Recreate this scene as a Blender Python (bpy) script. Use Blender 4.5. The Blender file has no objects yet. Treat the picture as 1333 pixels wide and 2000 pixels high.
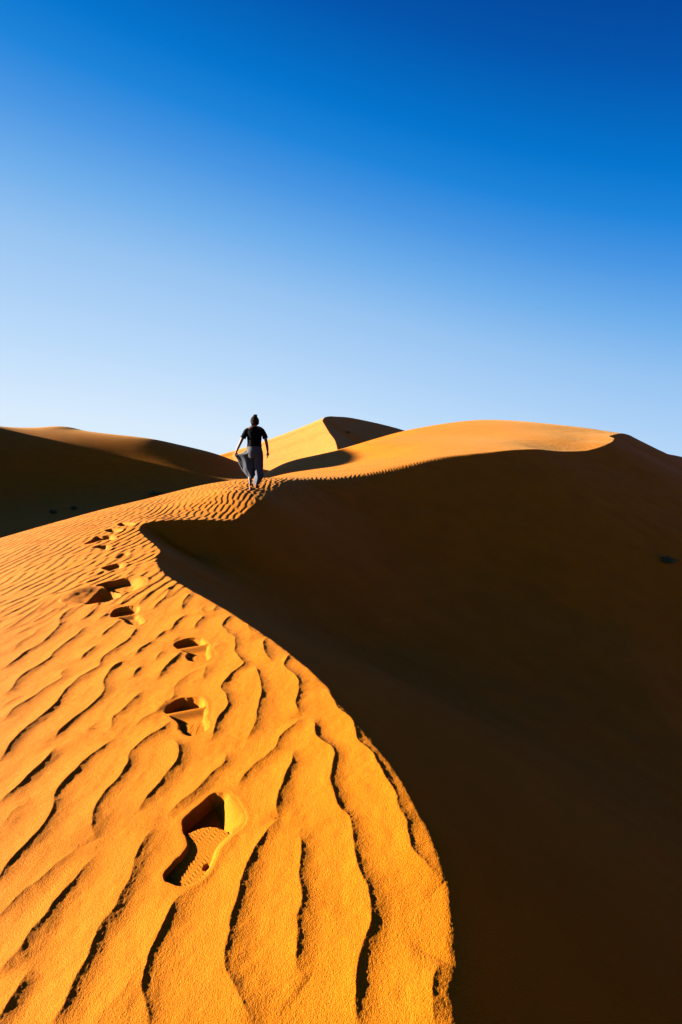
import bpy, math, random
import numpy as np
from mathutils import Vector, Matrix

scene = bpy.context.scene
rad = math.radians

# ------------------------------------------------------------------ camera
CAM_Z, PITCH, FPX = 0.95, rad(6.4), 889.0        # FPX: focal length in pixels of a 1333 wide frame
cam_data = bpy.data.cameras.new("camera")
cam = bpy.data.objects.new("camera", cam_data)
scene.collection.objects.link(cam)
cam.location = (0.0, 0.0, CAM_Z)
cam.rotation_euler = (rad(90) - PITCH, 0.0, 0.0)
cam_data.sensor_fit = 'HORIZONTAL'
cam_data.sensor_width = 24.0
cam_data.lens = 16.0
cam_data.clip_start = 0.02
cam_data.clip_end = 9000.0
scene.camera = cam

# ------------------------------------------------------------------ light
SUN_EL, SUN_AZ = rad(12.5), rad(82.0)            # azimuth measured to the left of the viewing direction
SUN_DIR = Vector((-math.sin(SUN_AZ) * math.cos(SUN_EL), math.cos(SUN_AZ) * math.cos(SUN_EL), math.sin(SUN_EL)))
sd = bpy.data.lights.new("sun", 'SUN')
sd.energy = 5.0
sd.angle = rad(0.5)
sd.color = (1.0, 0.93, 0.82)
sun = bpy.data.objects.new("sun", sd)
scene.collection.objects.link(sun)
sun.rotation_euler = (-SUN_DIR).to_track_quat('-Z', 'Y').to_euler()

world = bpy.data.worlds.new("World")
scene.world = world
world.use_nodes = True
wn = world.node_tree
wn.nodes.clear()
w_out = wn.nodes.new('ShaderNodeOutputWorld')
w_bg = wn.nodes.new('ShaderNodeBackground')
w_bg.inputs['Strength'].default_value = 0.05
sky = wn.nodes.new('ShaderNodeTexSky')
sky.sky_type = 'NISHITA'
sky.sun_disc = False
sky.sun_elevation = SUN_EL
sky.sun_rotation = -SUN_AZ
sky.altitude = 700
sky.air_density = 1.0
sky.dust_density = 0.2
sky.ozone_density = 3.0
# the deep, strongly coloured blue of the photograph's sky, by height above the horizon,
# paler towards the sun's side and deeper away from it, with a little of the Sky Texture over it
EXPOSURE = 3.25
def srgb(r, g, b):
    f = lambda c: (c / 255) / 12.92 if c <= 10 else (((c / 255) + 0.055) / 1.055) ** 2.4
    return (f(r), f(g), f(b), 1.0)
w_tc = wn.nodes.new('ShaderNodeTexCoord')
w_nrm = wn.nodes.new('ShaderNodeVectorMath'); w_nrm.operation = 'NORMALIZE'
w_xyz = wn.nodes.new('ShaderNodeSeparateXYZ')
wn.links.new(w_tc.outputs['Generated'], w_nrm.inputs[0]); wn.links.new(w_nrm.outputs[0], w_xyz.inputs[0])
def wmath(op, a, b=None, c=None):
    n = wn.nodes.new('ShaderNodeMath'); n.operation = op
    for k, q in enumerate((a, b, c)):
        if q is None: continue
        if isinstance(q, (int, float)): n.inputs[k].default_value = q
        else: wn.links.new(q, n.inputs[k])
    return n.outputs[0]
elev = wmath('MULTIPLY', wmath('ARCSINE', w_xyz.outputs[2]), 180 / math.pi)
xx = w_xyz.outputs[0]
elev2 = wmath('ADD', elev, wmath('ADD', wmath('MULTIPLY', xx, 13.0), wmath('MULTIPLY', wmath('MULTIPLY', xx, xx), wmath('MULTIPLY_ADD', elev, 0.25, 5.0))))
w_in = wmath('MULTIPLY', wmath('ADD', elev2, 10.0), 0.01)
w_ramp = wn.nodes.new('ShaderNodeValToRGB')
cr = w_ramp.color_ramp
stops = [(-8, (228, 242, 253)), (0, (215, 234, 252)), (7, (190, 220, 250)), (17.8, (150, 195, 241)), (23, (112, 175, 235)), (28, (72, 150, 227)), (32, (28, 132, 218)),
         (35.6, (0, 116, 205)), (42, (0, 84, 172)), (47, (0, 66, 150)), (62, (0, 34, 94)), (88, (0, 18, 62))]
cr.elements[0].position = (stops[0][0] + 10) / 100; cr.elements[0].color = srgb(*stops[0][1])
cr.elements[1].position = (stops[-1][0] + 10) / 100; cr.elements[1].color = srgb(*stops[-1][1])
for e_, c_ in stops[1:-1]:
    q = cr.elements.new((e_ + 10) / 100); q.color = srgb(*c_)
wn.links.new(w_in, w_ramp.inputs[0])
w_gain = wn.nodes.new('ShaderNodeVectorMath'); w_gain.operation = 'SCALE'
w_gain.inputs['Scale'].default_value = 1.0 / (0.05 * 2 ** EXPOSURE)
wn.links.new(w_ramp.outputs[0], w_gain.inputs[0])
w_mix = wn.nodes.new('ShaderNodeMix'); w_mix.data_type = 'RGBA'; w_mix.inputs[0].default_value = 0.006
wn.links.new(w_gain.outputs[0], w_mix.inputs[6]); wn.links.new(sky.outputs[0], w_mix.inputs[7])
wn.links.new(w_mix.outputs[2], w_bg.inputs['Color'])
wn.links.new(w_bg.outputs[0], w_out.inputs['Surface'])

scene.view_settings.view_transform = 'Standard'
scene.view_settings.look = 'None'
scene.view_settings.gamma = 1.0
scene.view_settings.exposure = EXPOSURE
scene.cycles.max_bounces = 4
scene.cycles.diffuse_bounces = 1

# ------------------------------------------------------------------ helpers
def ray(u, v):
    a, b = (u - 666.5) / FPX, (1000.0 - v) / FPX
    return a, math.cos(PITCH) + math.sin(PITCH) * b, -math.sin(PITCH) + math.cos(PITCH) * b

def at(u, v, t):
    x, y, z = ray(u, v)
    return (x * t, y * t, CAM_Z + z * t)

def sstep(a, b, x):
    t = np.clip((x - a) / (b - a), 0, 1)
    return t * t * (3 - 2 * t)

class TPS:
    def __init__(self, pts, lam=1e-3):
        p = np.array(pts, float)
        lam = np.where(p[:, 1] > 20, max(lam, 0.8), lam)
        self.xy, z = p[:, :2], p[:, 2]
        n = len(z)
        d2 = ((self.xy[:, None] - self.xy[None]) ** 2).sum(-1)
        K = 0.5 * d2 * np.log(d2 + 1e-9) + np.diag(lam)
        P = np.c_[np.ones(n), self.xy]
        A = np.block([[K, P], [P.T, np.zeros((3, 3))]])
        self.w = np.linalg.solve(A, np.r_[z, 0, 0, 0])

    def __call__(self, x, y):
        o = self.w[-3] + self.w[-2] * x + self.w[-1] * y
        for (px, py), w in zip(self.xy, self.w):
            d2 = (x - px) ** 2 + (y - py) ** 2
            o += w * 0.5 * d2 * np.log(d2 + 1e-9)
        return o

def catmull(P, n):
    P = np.array(P, float)
    Q = np.vstack([2 * P[0] - P[1], P, 2 * P[-1] - P[-2]])
    out = []
    for i in range(1, len(Q) - 2):
        a, b, c, d = Q[i - 1], Q[i], Q[i + 1], Q[i + 2]
        for k in range(n):
            t = k / n
            out.append(0.5 * (2 * b + (c - a) * t + (2 * a - 5 * b + 4 * c - d) * t ** 2 + (3 * b - a - 3 * c + d) * t ** 3))
    out.append(P[-1])
    return np.array(out)

def vnoise(x, y, seed=0):
    # smooth value noise, quintic
    xi, yi = np.floor(x).astype(np.int64), np.floor(y).astype(np.int64)
    fx, fy = x - xi, y - yi
    fx = fx ** 3 * (fx * (fx * 6 - 15) + 10)
    fy = fy ** 3 * (fy * (fy * 6 - 15) + 10)
    def h(i, j):
        n = (i * 374761393 + j * 668265263 + seed * 982451653) & 0xffffffff
        n = ((n ^ (n >> 13)) * 1274126177) & 0xffffffff
        return ((n ^ (n >> 16)) & 0xffff) / 32767.5 - 1.0
    return (h(xi, yi) * (1 - fx) + h(xi + 1, yi) * fx) * (1 - fy) + (h(xi, yi + 1) * (1 - fx) + h(xi + 1, yi + 1) * fx) * fy

# ------------------------------------------------------------------ the windward surface of the main dune
def near_z(x, y):
    return 0.12 * x + 0.006 * np.where(y > 0, y, 0) ** 2

wp = []
for x in (-3.0, -1.5, 0.0, 1.2):
    for y in (-3.0, 0.0, 1.5, 3.0, 4.5):
        if abs(x) < 2 or y < 4:
            wp.append((x, y, near_z(x, y)))
for y in (-6.0, 0.0, 4.0):
    wp.append((-5.0, y, -0.65)); wp.append((-9.0, y, -1.5)); wp.append((-14.0, y, -2.8))
wp += [at(272, 1035, 6.75), at(300, 1018, 7.25), at(350, 1015.5, 7.45), at(400, 1015, 7.70), at(455, 1015, 8.0), (-1.71, 9.0, 0.10), (-1.46, 10.3, 0.20), (0.5, 7.0, 0.05)]
def along(u, pts):
    a = (u - 666.5) / FPX
    for t, z in pts: wp.append((a * t, t * 0.995, z))
along(0,   ((6, -.32), (7, -.34), (8, -.40), (9, -.60), (11, -1.1), (14, -1.9), (18, -2.8)))
along(230, ((6, -.14), (8, -.085), (9, -.03), (10, -.035), (11, -.14), (12, -.30), (15, -1.0), (20, -2.1)))
along(350, ((8, -.03), (10, .11), (12, .17), (13, .10), (15, -.15), (18, -.8), (24, -1.8)))
along(460, ((10, .30), (12, .42), (13.5, .39), (15, .28), (18, -.05), (24, -.7), (32, -1.2)))
along(560, ((12, .42), (15, .42), (20, .40), (26, .62), (30, .80), (34, .85), (42, .0)))
along(628, ((13, .42), (17, .50), (22, .59), (27, .95), (32, 1.35), (36, 1.4), (44, .5)))
for u, v, t in ((700, 928, 15), (800, 907, 17), (870, 892, 18.5), (950, 884, 19.7), (1050, 877, 21.5), (1090, 881.5, 22.3), (1150, 880, 23.6),
                (1190, 866, 25.2), (1202, 856, 27.5), (1197, 850, 30), (1260, 868, 37), (1333, 892, 46),
                (731, 864, 28), (731, 895, 23), (793, 841, 35), (800, 880, 22.5), (800, 860, 27.5), (850, 850, 30), (850, 831, 39),
                (950, 823, 41), (950, 850, 28.5), (1000, 865, 24), (1050, 850, 27.8), (1050, 828, 38), (1100, 855, 27), (1150, 860, 27), (1150, 845, 31), (1150, 836, 34.5)):
    wp.append(at(u, v, t))
wp += [(7, 52, 2.0), (14, 53, 3.0), (19.5, 44, 3.0), (23, 40, 2.5), (30, 54, 1.0), (2, 60, -1.0), (14, 65, -1.5), (34, 66, -1.5), (45, 75, -2.5), (70, 90, -3),
       (-14, 40, -2.4), (-20, 30, -2.8), (-20, 60, -3), (0, 90, -3), (30, 110, -3), (52, 58, -1.0), (70, 10, -3), (-22, 12, -3), (-25, -10, -3),
       (8, -5, .6), (20, -20, 0.), (0, -25, -1), (-20, -30, -3), (25, 10, .8), (10, 12, .7)]
Wt = TPS(wp)
def W(x, y):
    return Wt(x, y)

def hit(u, v):
    x, y, z = ray(u, v)
    t = np.geomspace(0.5, 60, 1500)
    g = CAM_Z + z * t - W(x * t, y * t)
    i = int(np.argmax(g < 0)) if (g < 0).any() else len(t) - 1
    i = max(i, 1)
    s = g[i - 1] / (g[i - 1] - g[i] + 1e-12)
    tt = t[i - 1] + (t[i] - t[i - 1]) * s
    return np.array((x * tt, y * tt))

# ------------------------------------------------------------------ the brink line of the main dune
near_px = [(886, 2000), (884, 1900), (879, 1800), (870, 1720), (845, 1640), (820, 1590), (780, 1520), (740, 1465), (700, 1415), (640, 1345), (580, 1288),
           (510, 1236), (440, 1190), (380, 1157), (322, 1122), (306, 1100), (305, 1088), (313, 1076), (300, 1062), (278, 1043), (272, 1033), (280, 1023),
           (300, 1018), (350, 1015.5), (400, 1015), (455, 1015)]
C0 = [(-0.4, -9.0), (0.05, -3.0), (0.13, -0.6), (0.17, 0.2)]
Cn = [tuple(hit(u, v)) for u, v in near_px]
C1 = [(-1.72, 8.9), (-1.52, 10.0), (-1.42, 11.1), (-1.30, 12.1), (-0.95, 13.1), (-0.2, 14.0)]
C2 = [at(u, v, t)[:2] for u, v, t in ((700, 928, 15), (750, 919, 16), (800, 907, 17), (870, 892, 18.5), (950, 884, 19.7), (1050, 877, 21.5), (1090, 881.5, 22.3),
                                     (1150, 880, 23.6), (1190, 866, 25.2), (1202, 856, 27.5), (1197, 850, 30), (1260, 868, 37), (1333, 892, 46))] + [(56, 58), (120, 70)]
crest = catmull(C0 + Cn + C1 + C2, 6)
# how rounded the brink is along its length (metres), by distance forward
cy = crest[:, 1]; cx = crest[:, 0]
idx = np.arange(len(crest))
i_hook = (len(C0) + len(Cn) - 2) * 6
rho = np.where(idx < i_hook, 0.004 + 0.0 * cy, 0.0)
f = np.clip((idx - i_hook - 5) / 22.0, 0, 1) ** 1.8
rho = np.where(idx >= i_hook, 0.004 + 0.16 * f, rho)
rho = np.where(cx > 1.0, np.where(cy > 12, 0.16 - 0.14 * sstep(1, 9, cx), rho), rho)
cz = W(crest[:, 0], crest[:, 1])

def poly_near(x, y, P):
    """distance to the polyline P, index position of the nearest point and the side (+1 right)."""
    best = np.full(x.shape, 1e9); pos = np.zeros(x.shape); side = np.ones(x.shape)
    for i in range(len(P) - 1):
        ax, ay = P[i]; dx, dy = P[i + 1] - P[i]
        L2 = dx * dx + dy * dy + 1e-12
        t = np.clip(((x - ax) * dx + (y - ay) * dy) / L2, 0, 1)
        d2 = (x - ax - t * dx) ** 2 + (y - ay - t * dy) ** 2
        m = d2 < best
        best = np.where(m, d2, best); pos = np.where(m, i + t, pos)
        side = np.where(m, np.sign((x - ax) * dy - (y - ay) * dx), side)
    return np.sqrt(best), pos, side

poly = np.vstack([crest, [(300, 70), (300, -300), (-0.4, -300)]])
def right_of_crest(x, y):
    inside = np.zeros(x.shape, bool)
    n = len(poly)
    for i in range(n):
        ax, ay = poly[i]; bx, by = poly[(i + 1) % n]
        if ay == by: continue
        c = ((ay > y) != (by > y))
        if not c.any(): continue
        inside ^= c & (x < (bx - ax) * (y - ay) / (by - ay) + ax)
    return inside

# ------------------------------------------------------------------ dunes beyond
bp = []
for u, v, t in ((0, 853, 50), (55, 852, 50), (121, 841, 50), (148, 841, 49.5), (207, 847, 48), (241, 850, 47), (293, 857, 46), (345, 869, 46), (428, 890, 46)):
    x, y, z = at(u, v, t); bp.append((x, y, z)); bp.append((x * 1.25, y * 1.25, z * 0.55 - 1.2))
bp += [(-42, 12, 0.0), (-40, 19, 5.0), (-41, 26, 9.4), (-41, 32, 10.6), (-41, 39, 10.6), (-43, 44, 4.4), (-45, 49, 2.6), (-50, 55, 1.8), (-54, 60, 2.0), (-34, 30, 3.0), (-35, 37, 4.0), (-33, 20, 0.0),
       (-50, 20, 3.0), (-52, 36, 5.0), (-58, 48, 2.0), (-46, 5, -1.0), (-60, 15, 0), (-70, 40, 0.5), (-28, 30, -1.0), (-27, 38, 1.4), (-20, 37, -0.6), (-15, 35, -1.4),
       (-30, 22, -1.8), (-20, 22, -2.7), (-12, 22, -2.9), (-14, 30, -2.2), (-10, 38, -1.0), (-8, 46, -0.6), (-5, 56, -0.5), (-2, 40, -1.3), (-12, 12, -3.2), (-25, 5, -3),
       (-20, 70, -1), (-40, 80, -1), (-70, 80, -1), (-10, 90, -1), (-90, 0, -2), (-30, -30, -3)]
Bt = TPS(bp, 1e-2)
peak_crest = catmull([at(u, v, t) for u, v, t in ((672, 915, 48), (661, 881, 60), (655, 860, 66), (645, 846, 71), (639, 836, 74), (633, 826, 78), (631, 820, 80), (637, 814, 83),
                                               (655, 813, 88), (700, 818, 97), (793, 841, 112), (900, 880, 135))], 6)

def crest_lee(x, y):
    """height of the slip face side, rounding and signed distance to the brink"""
    d, pos, side = poly_near(x, y, crest)
    z = np.interp(pos, idx, cz); r = np.interp(pos, idx, rho)
    return d, pos, z, r

LEE = None
LX, LY = np.arange(-7, 62, 0.2), np.arange(-12, 76, 0.2)
def bil(F_, x, y):
    gx, gy = (x - LX[0]) / 0.2, (y - LY[0]) / 0.2
    i, j = gx.astype(int), gy.astype(int); a, b = gx - i, gy - j
    return (F_[i, j] * (1 - a) + F_[i + 1, j] * a) * (1 - b) + (F_[i, j + 1] * (1 - a) + F_[i + 1, j + 1] * a) * b

def build_lee():
    gx, gy = np.meshgrid(LX, LY, indexing='ij')
    x, y = gx.ravel(), gy.ravel()
    d, pos, zc, r = crest_lee(x, y)
    s = np.where(right_of_crest(x, y), d, -d)
    dep = 0.62 * s
    Dm = 12.0 + 2.0 * sstep(8, 30, np.hypot(x, y))
    dep = -np.logaddexp(-dep / 0.8, -Dm / 0.8) * 0.8
    F0 = (zc - dep).reshape(gx.shape)
    out = [F0]
    for sig in (0.6, 1.5, 3.5):
        n = int(3 * sig / 0.2); k = np.exp(-0.5 * (np.arange(-n, n + 1) * 0.2 / sig) ** 2); k /= k.sum()
        G = np.pad(F0, n, mode='edge')
        G = np.apply_along_axis(lambda v: np.convolve(v, k, 'valid'), 0, G)
        G = np.apply_along_axis(lambda v: np.convolve(v, k, 'valid'), 1, G)
        out.append(G)
    return out

def smooth_terrain(x, y):
    """big shapes only. returns z, ripple weight"""
    w = W(x, y)
    d, pos, zc, r = crest_lee(x, y)
    right = right_of_crest(x, y)
    s = np.where(right, d, -d)
    s = s + np.where(np.hypot(x, y) < 12, 0.001 * vnoise(x / 0.035, y / 0.035, 71) + 0.0035 * vnoise(x / 0.13, y / 0.13, 72), 0) * (np.abs(s) < 0.6)
    # windward level right of the brink follows the brink's own height
    k = sstep(0.0, 1.0, s / (0.10 + 5.0 * r))
    lvl = w * (1 - k) + zc * k
    drop = np.where(s > 20 * r, s, r * np.logaddexp(0, np.clip(s / r, -60, 30)))
    depth = 0.62 * drop
    Dmax = 12.0 + 2.0 * sstep(8, 30, np.hypot(x, y))
    depth = -np.logaddexp(-depth / 0.8, -Dmax / 0.8) * 0.8
    m = lvl - depth
    if LEE is not None:
        q = right & (s > 0.4) & (x > LX[0] + .3) & (x < LX[-1] - 1) & (y > LY[0] + .3) & (y < LY[-1] - 1)
        if q.any():
            v = [bil(F_, x[q], y[q]) for F_ in LEE]
            sg = np.interp(0.45 * s[q], [0.2, 0.6, 1.5, 3.5], [0, 1, 2, 3])
            o = v[0] * 0
            for i_ in range(4): o += v[i_] * np.clip(1 - np.abs(sg - i_), 0, 1)
            kk = sstep(0.4, 1.0, s[q])
            m[q] = m[q] * (1 - kk) + o * kk
    # the dunes beyond
    b = Bt(x, y)
    R = np.hypot(x, y)
    b = b + 0.22 * np.exp(-((x + 29.3) / 1.5) ** 2 - ((y - 48.8) / 2.5) ** 2)
    far = sstep(70, 110, R)
    b = np.where(R > 115, -3.0, b * (1 - far) - 3.0 * far)
    b = np.where(right, -16.0, b)
    bm = sstep(-6, 6, -x + 0.0 * y + 8)         # only left of the main dune
    b = b * bm - 16.0 * (1 - bm)
    m2 = np.where(R > 130, -3.0, m * (1 - sstep(100, 130, R)) - 3.0 * sstep(100, 130, R))
    z = np.logaddexp(m2 / 0.35, b / 0.35) * 0.35
    z = np.where(np.abs(m2 - b) > 3.0, np.maximum(m2, b), z)
    # the peaked dune
    mk = (y > 30) & (x > -60) & (x < 90) & (y < 200)
    if mk.any():
        xs, ys = x[mk], y[mk]
        d2, p2, sd2 = poly_near(xs, ys, peak_crest[:, :2])
        z2 = np.interp(p2, np.arange(len(peak_crest)), peak_crest[:, 2])
        slope = np.where(sd2 > 0, 0.62, 0.40)
        pk = z2 - slope * d2 + np.where(sd2 > 0, 0.004 * np.minimum(d2, 30) ** 2, 0.0035 * np.minimum(d2, 40) ** 2)
        q = z[mk]
        z[mk] = np.where(np.abs(q - pk) > 2.0, np.maximum(q, pk), np.logaddexp(q / 0.12, pk / 0.12) * 0.12)
    # low far dunes to the horizon
    z += sstep(120, 260, R) * (3.0 * vnoise(x / 90, y / 60, 5) + 1.0 * vnoise(x / 31, y / 27, 6) - 2.0)
    return z, s, r

LEE = build_lee()

# ------------------------------------------------------------------ ripples seen close by, crest lines
RIP = """.5 0,1620 18,1600 31,1583 62,1566
1 -25,1745 0,1715 15,1690 39,1664 60,1642 81,1622 96,1598 105,1568 115,1544 141,1514 168,1487 198,1463 222,1443
.7 -25,1812 0,1786 27,1759 54,1735 69,1726 99,1699 130,1676 160,1648
1 -20,1920 0,1897 18,1876 39,1855 60,1825 90,1792 111,1762 138,1732 159,1705 183,1669
.9 -25,2020 0,1987 21,1957 39,1930 51,1906 60,1894
1 85,2025 99,2000 126,1963 147,1924 168,1882 177,1849 195,1816 222,1780 237,1747 255,1714 264,1681 282,1645 303,1618
.4 175,2025 189,2000 204,1972 234,1945 258,1906 279,1885
1 300,2030 288,2000 279,1954 278,1933 285,1897 294,1861 312,1825 330,1786 345,1759 362,1735
1 505,2025 494,2000 471,1952 456,1926 443,1896 441,1855 445,1817 449,1795 464,1754 479,1709 494,1671 516,1637 544,1603
1 545,1603 540,1579 546,1546 555,1516 569,1492 576,1465
1 602,1915 582,1896 580,1859 584,1825 582,1791 587,1761 584,1724 586,1682 587,1641 589,1615
1.1 702,2030 700,2000 696,1960 698,1896 704,1855 719,1810 721,1769 715,1731 704,1705 692,1667 685,1622 680,1600 662,1579 650,1549 645,1528 650,1498 653,1480 644,1462 620,1444 615,1420 612,1405
1 868,1726 839,1697 809,1667 800,1637 792,1610 779,1582 774,1558 749,1522 737,1492 728,1471 701,1450 696,1432 686,1408 659,1387 647,1363 638,1345
.9 842,2020 843,2000 846,1937 865,1877
1 567,1276 556,1300 564,1312 582,1327 582,1348 577,1369 582,1384 588,1399
.8 588,1402 570,1420 546,1441 538,1462 522,1477 498,1495 474,1520 460,1546
1 499,1303 507,1327 511,1348 507,1378 501,1402 495,1423 483,1447
1 450,1201 435,1222 444,1237 459,1249 459,1273 468,1291 477,1300 453,1318 431,1346 444,1363 441,1384 423,1408 411,1450
1 522,1246 513,1258 516,1273 531,1294
.7 480,1216 492,1234 515,1243
1 372,1159 357,1177 356,1192
1 331,1147 324,1165 306,1183 298,1193
.8 425,1183 415,1196
1 402,1201 387,1216 378,1231
.9 366,1200 345,1216 336,1231 318,1237 300,1252
.7 405,1183 393,1192 402,1200
.7 354,1243 336,1255
.6 438,1258 411,1270
1 360,1270 336,1291 318,1312 310,1327
.6 396,1306 360,1324 342,1342 340,1360 324,1378 300,1387
.7 400,1300 398,1330
1 342,1442 348,1481 327,1511 309,1535 279,1568 268,1589
.9 441,1468 438,1492 414,1513 400,1529 372,1553 345,1577 324,1598
1 330,1408 318,1424 288,1442 258,1469 246,1496 228,1526 207,1547 192,1571 177,1604 186,1637
.7 333,1376 300,1394 276,1406 264,1418
.9 282,1349 255,1373 234,1394 222,1403 216,1421 204,1430
1 276,1301 264,1316 258,1328
.8 318,1271 303,1292
1 303,1250 276,1268 261,1283
1 252,1289 225,1301 204,1328 204,1349 192,1367 168,1388 138,1409 114,1430 105,1445
1 108,1457 93,1481 69,1505 45,1529 24,1547 0,1568 -20,1580
1 265,1227 256,1246 232,1263 207,1281 195,1293 192,1304 162,1322 132,1346 111,1373 78,1403 48,1427 24,1448 12,1472 0,1487
1 192,1259 168,1277 156,1292
.9 132,1304 120,1319 120,1328 87,1346 60,1367 30,1385 0,1412
1 167,1225 149,1241 126,1259 106,1275 97,1286 77,1300 54,1313 36,1328 21,1349 0,1362
1 144,1185 117,1207 116,1223 97,1243 79,1259 50,1275 25,1295 5,1308
.8 196,1176 178,1198 158,1212
.9 214,1198 189,1212
1 239,1209 212,1230 194,1248
1 113,1187 86,1203 61,1218
1 117,1160 86,1180 52,1203 23,1223 0,1234
.6 79,1225 65,1241 41,1254 20,1277
.4 59,1223 29,1243
.8 45,1178 18,1191 0,1198
.9 299,1155 281,1171 268,1185
.8 266,1155 245,1171 232,1185
.5 300,1196 275,1207
.9 268,1106 245,1126
.5 300,1101 279,1115
.8 200,1115 164,1142
.7 39,1361 0,1382
.4 195,1409 162,1433
.7 462,1631 442,1649 422,1676 415,1696"""
ripples = []
for line in RIP.split("\n"):
    f_ = line.split()
    pts = np.array([hit(*map(float, q.split(","))) for q in f_[1:]])
    ripples.append((float(f_[0]), catmull(pts, 4)))

# lee profile: a short steep lip, then an ever gentler apron that runs into the next trough
_d = np.linspace(0, 0.14, 281)
_sl = np.interp(_d, [0, 0.0015, 0.006, 0.011, 0.022, 0.052, 0.064, 0.14], [0.10, 0.38, 0.37, 0.27, 0.19, 0.02, -0.010, -0.002])
PROF_D = _d
PROF_H = 1 - np.r_[0, np.cumsum((_sl[1:] + _sl[:-1]) / 2 * np.diff(_d))] / 0.0086
PROF_H = PROF_H * (1 - sstep(0.08, 0.14, _d))
print("lee foot", PROF_H[::40].round(2))
def near_ripples(x, y):
    """sum of hand placed ripple crests"""
    h = np.zeros(x.shape)
    # a little wander so the crest lines are never machine smooth
    wx = x + 0.005 * vnoise(x / 0.06, y / 0.06, 11) + 0.001 * vnoise(x / 0.012, y / 0.012, 12)
    wy = y + 0.005 * vnoise(x / 0.06, y / 0.06, 13) + 0.001 * vnoise(x / 0.012, y / 0.012, 14)
    for A, P in ripples:
        lo, hi = P.min(0) - 0.25, P.max(0) + 0.25
        m = np.where((wx > lo[0]) & (wx < hi[0]) & (wy > lo[1]) & (wy < hi[1]))[0]
        if len(m) == 0: continue
        px, py = wx[m], wy[m]
        if (P[-1] - P[0]) @ np.array((0.5, 1.0)) < 0: P = P[::-1]
        d, pos, side = poly_near(px, py, P)
        seg = np.r_[0, np.cumsum(np.hypot(*np.diff(P, axis=0).T))]
        s = np.interp(pos, np.arange(len(P)), seg); L = seg[-1]
        e = min(0.06, 0.30 * L)
        tap = (np.clip(s / e, 0, 1) * np.clip((L - s) / e, 0, 1)) ** 0.7
        rr = np.hypot(px, py)
        A0 = 0.0089 * A * tap * (1 + 0.10 * vnoise(px / 0.09, py / 0.09, 15))
        left = A0 * np.exp(-(d / 0.055) ** 1.2)
        right = A0 * np.interp(d, PROF_D, PROF_H)
        h[m] += np.where(side > 0, right, left)
    return h

# ------------------------------------------------------------------ ripples further off: a narrow band of waves with natural defects
rng = np.random.default_rng(7)
TN, TS = 1024, 12.8
kx = np.fft.fftfreq(TN, TS / TN) * 2 * np.pi
KX, KY = np.meshgrid(kx, kx, indexing='ij')
K = np.hypot(KX, KY); TH = np.arctan2(KY, KX)
def band(lam, dk, dth, seed):
    r_ = np.random.default_rng(seed)
    k0 = 2 * np.pi / lam
    amp = np.exp(-((K - k0) / (dk * k0)) ** 2) * np.exp(-(TH / dth) ** 2)
    N = r_.normal(size=(TN, TN)) + 1j * r_.normal(size=(TN, TN))
    a = np.fft.ifft2(N * amp)
    return a / np.abs(a).mean()
field = band(0.125, 0.24, 0.34, 3)
def sample(F, x, y):
    gx, gy = (x / TS * TN) % TN, (y / TS * TN) % TN
    i, j = np.floor(gx).astype(int), np.floor(gy).astype(int)
    fx, fy = gx - i, gy - j
    i1, j1 = (i + 1) % TN, (j + 1) % TN
    i %= TN; j %= TN
    return (F[i, j] * (1 - fx) + F[i1, j] * fx) * (1 - fy) + (F[i, j1] * (1 - fx) + F[i1, j1] * fx) * fy
RIP_DIR = rad(4)          # direction down wind, across the crests
def far_ripples(x, y):
    c, s_ = math.cos(RIP_DIR), math.sin(RIP_DIR)
    bend = 0.35 * vnoise(x / 2.7, y / 2.7, 21)
    a = x * c + y * s_ + 0.25 * bend
    b = -x * s_ + y * c
    F = sample(field, a, b)
    ph = np.angle(F); am = np.abs(F)
    t = (ph + np.pi) / (2 * np.pi)           # rises down wind
    prof = np.where(t < 0.72, 0.5 - 0.5 * np.cos(np.pi * t / 0.72), 0.5 + 0.5 * np.cos(np.pi * (t - 0.72) / 0.28))
    prof = prof - 0.5
    return 0.0080 * prof * sstep(0.1, 0.75, am)

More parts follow.
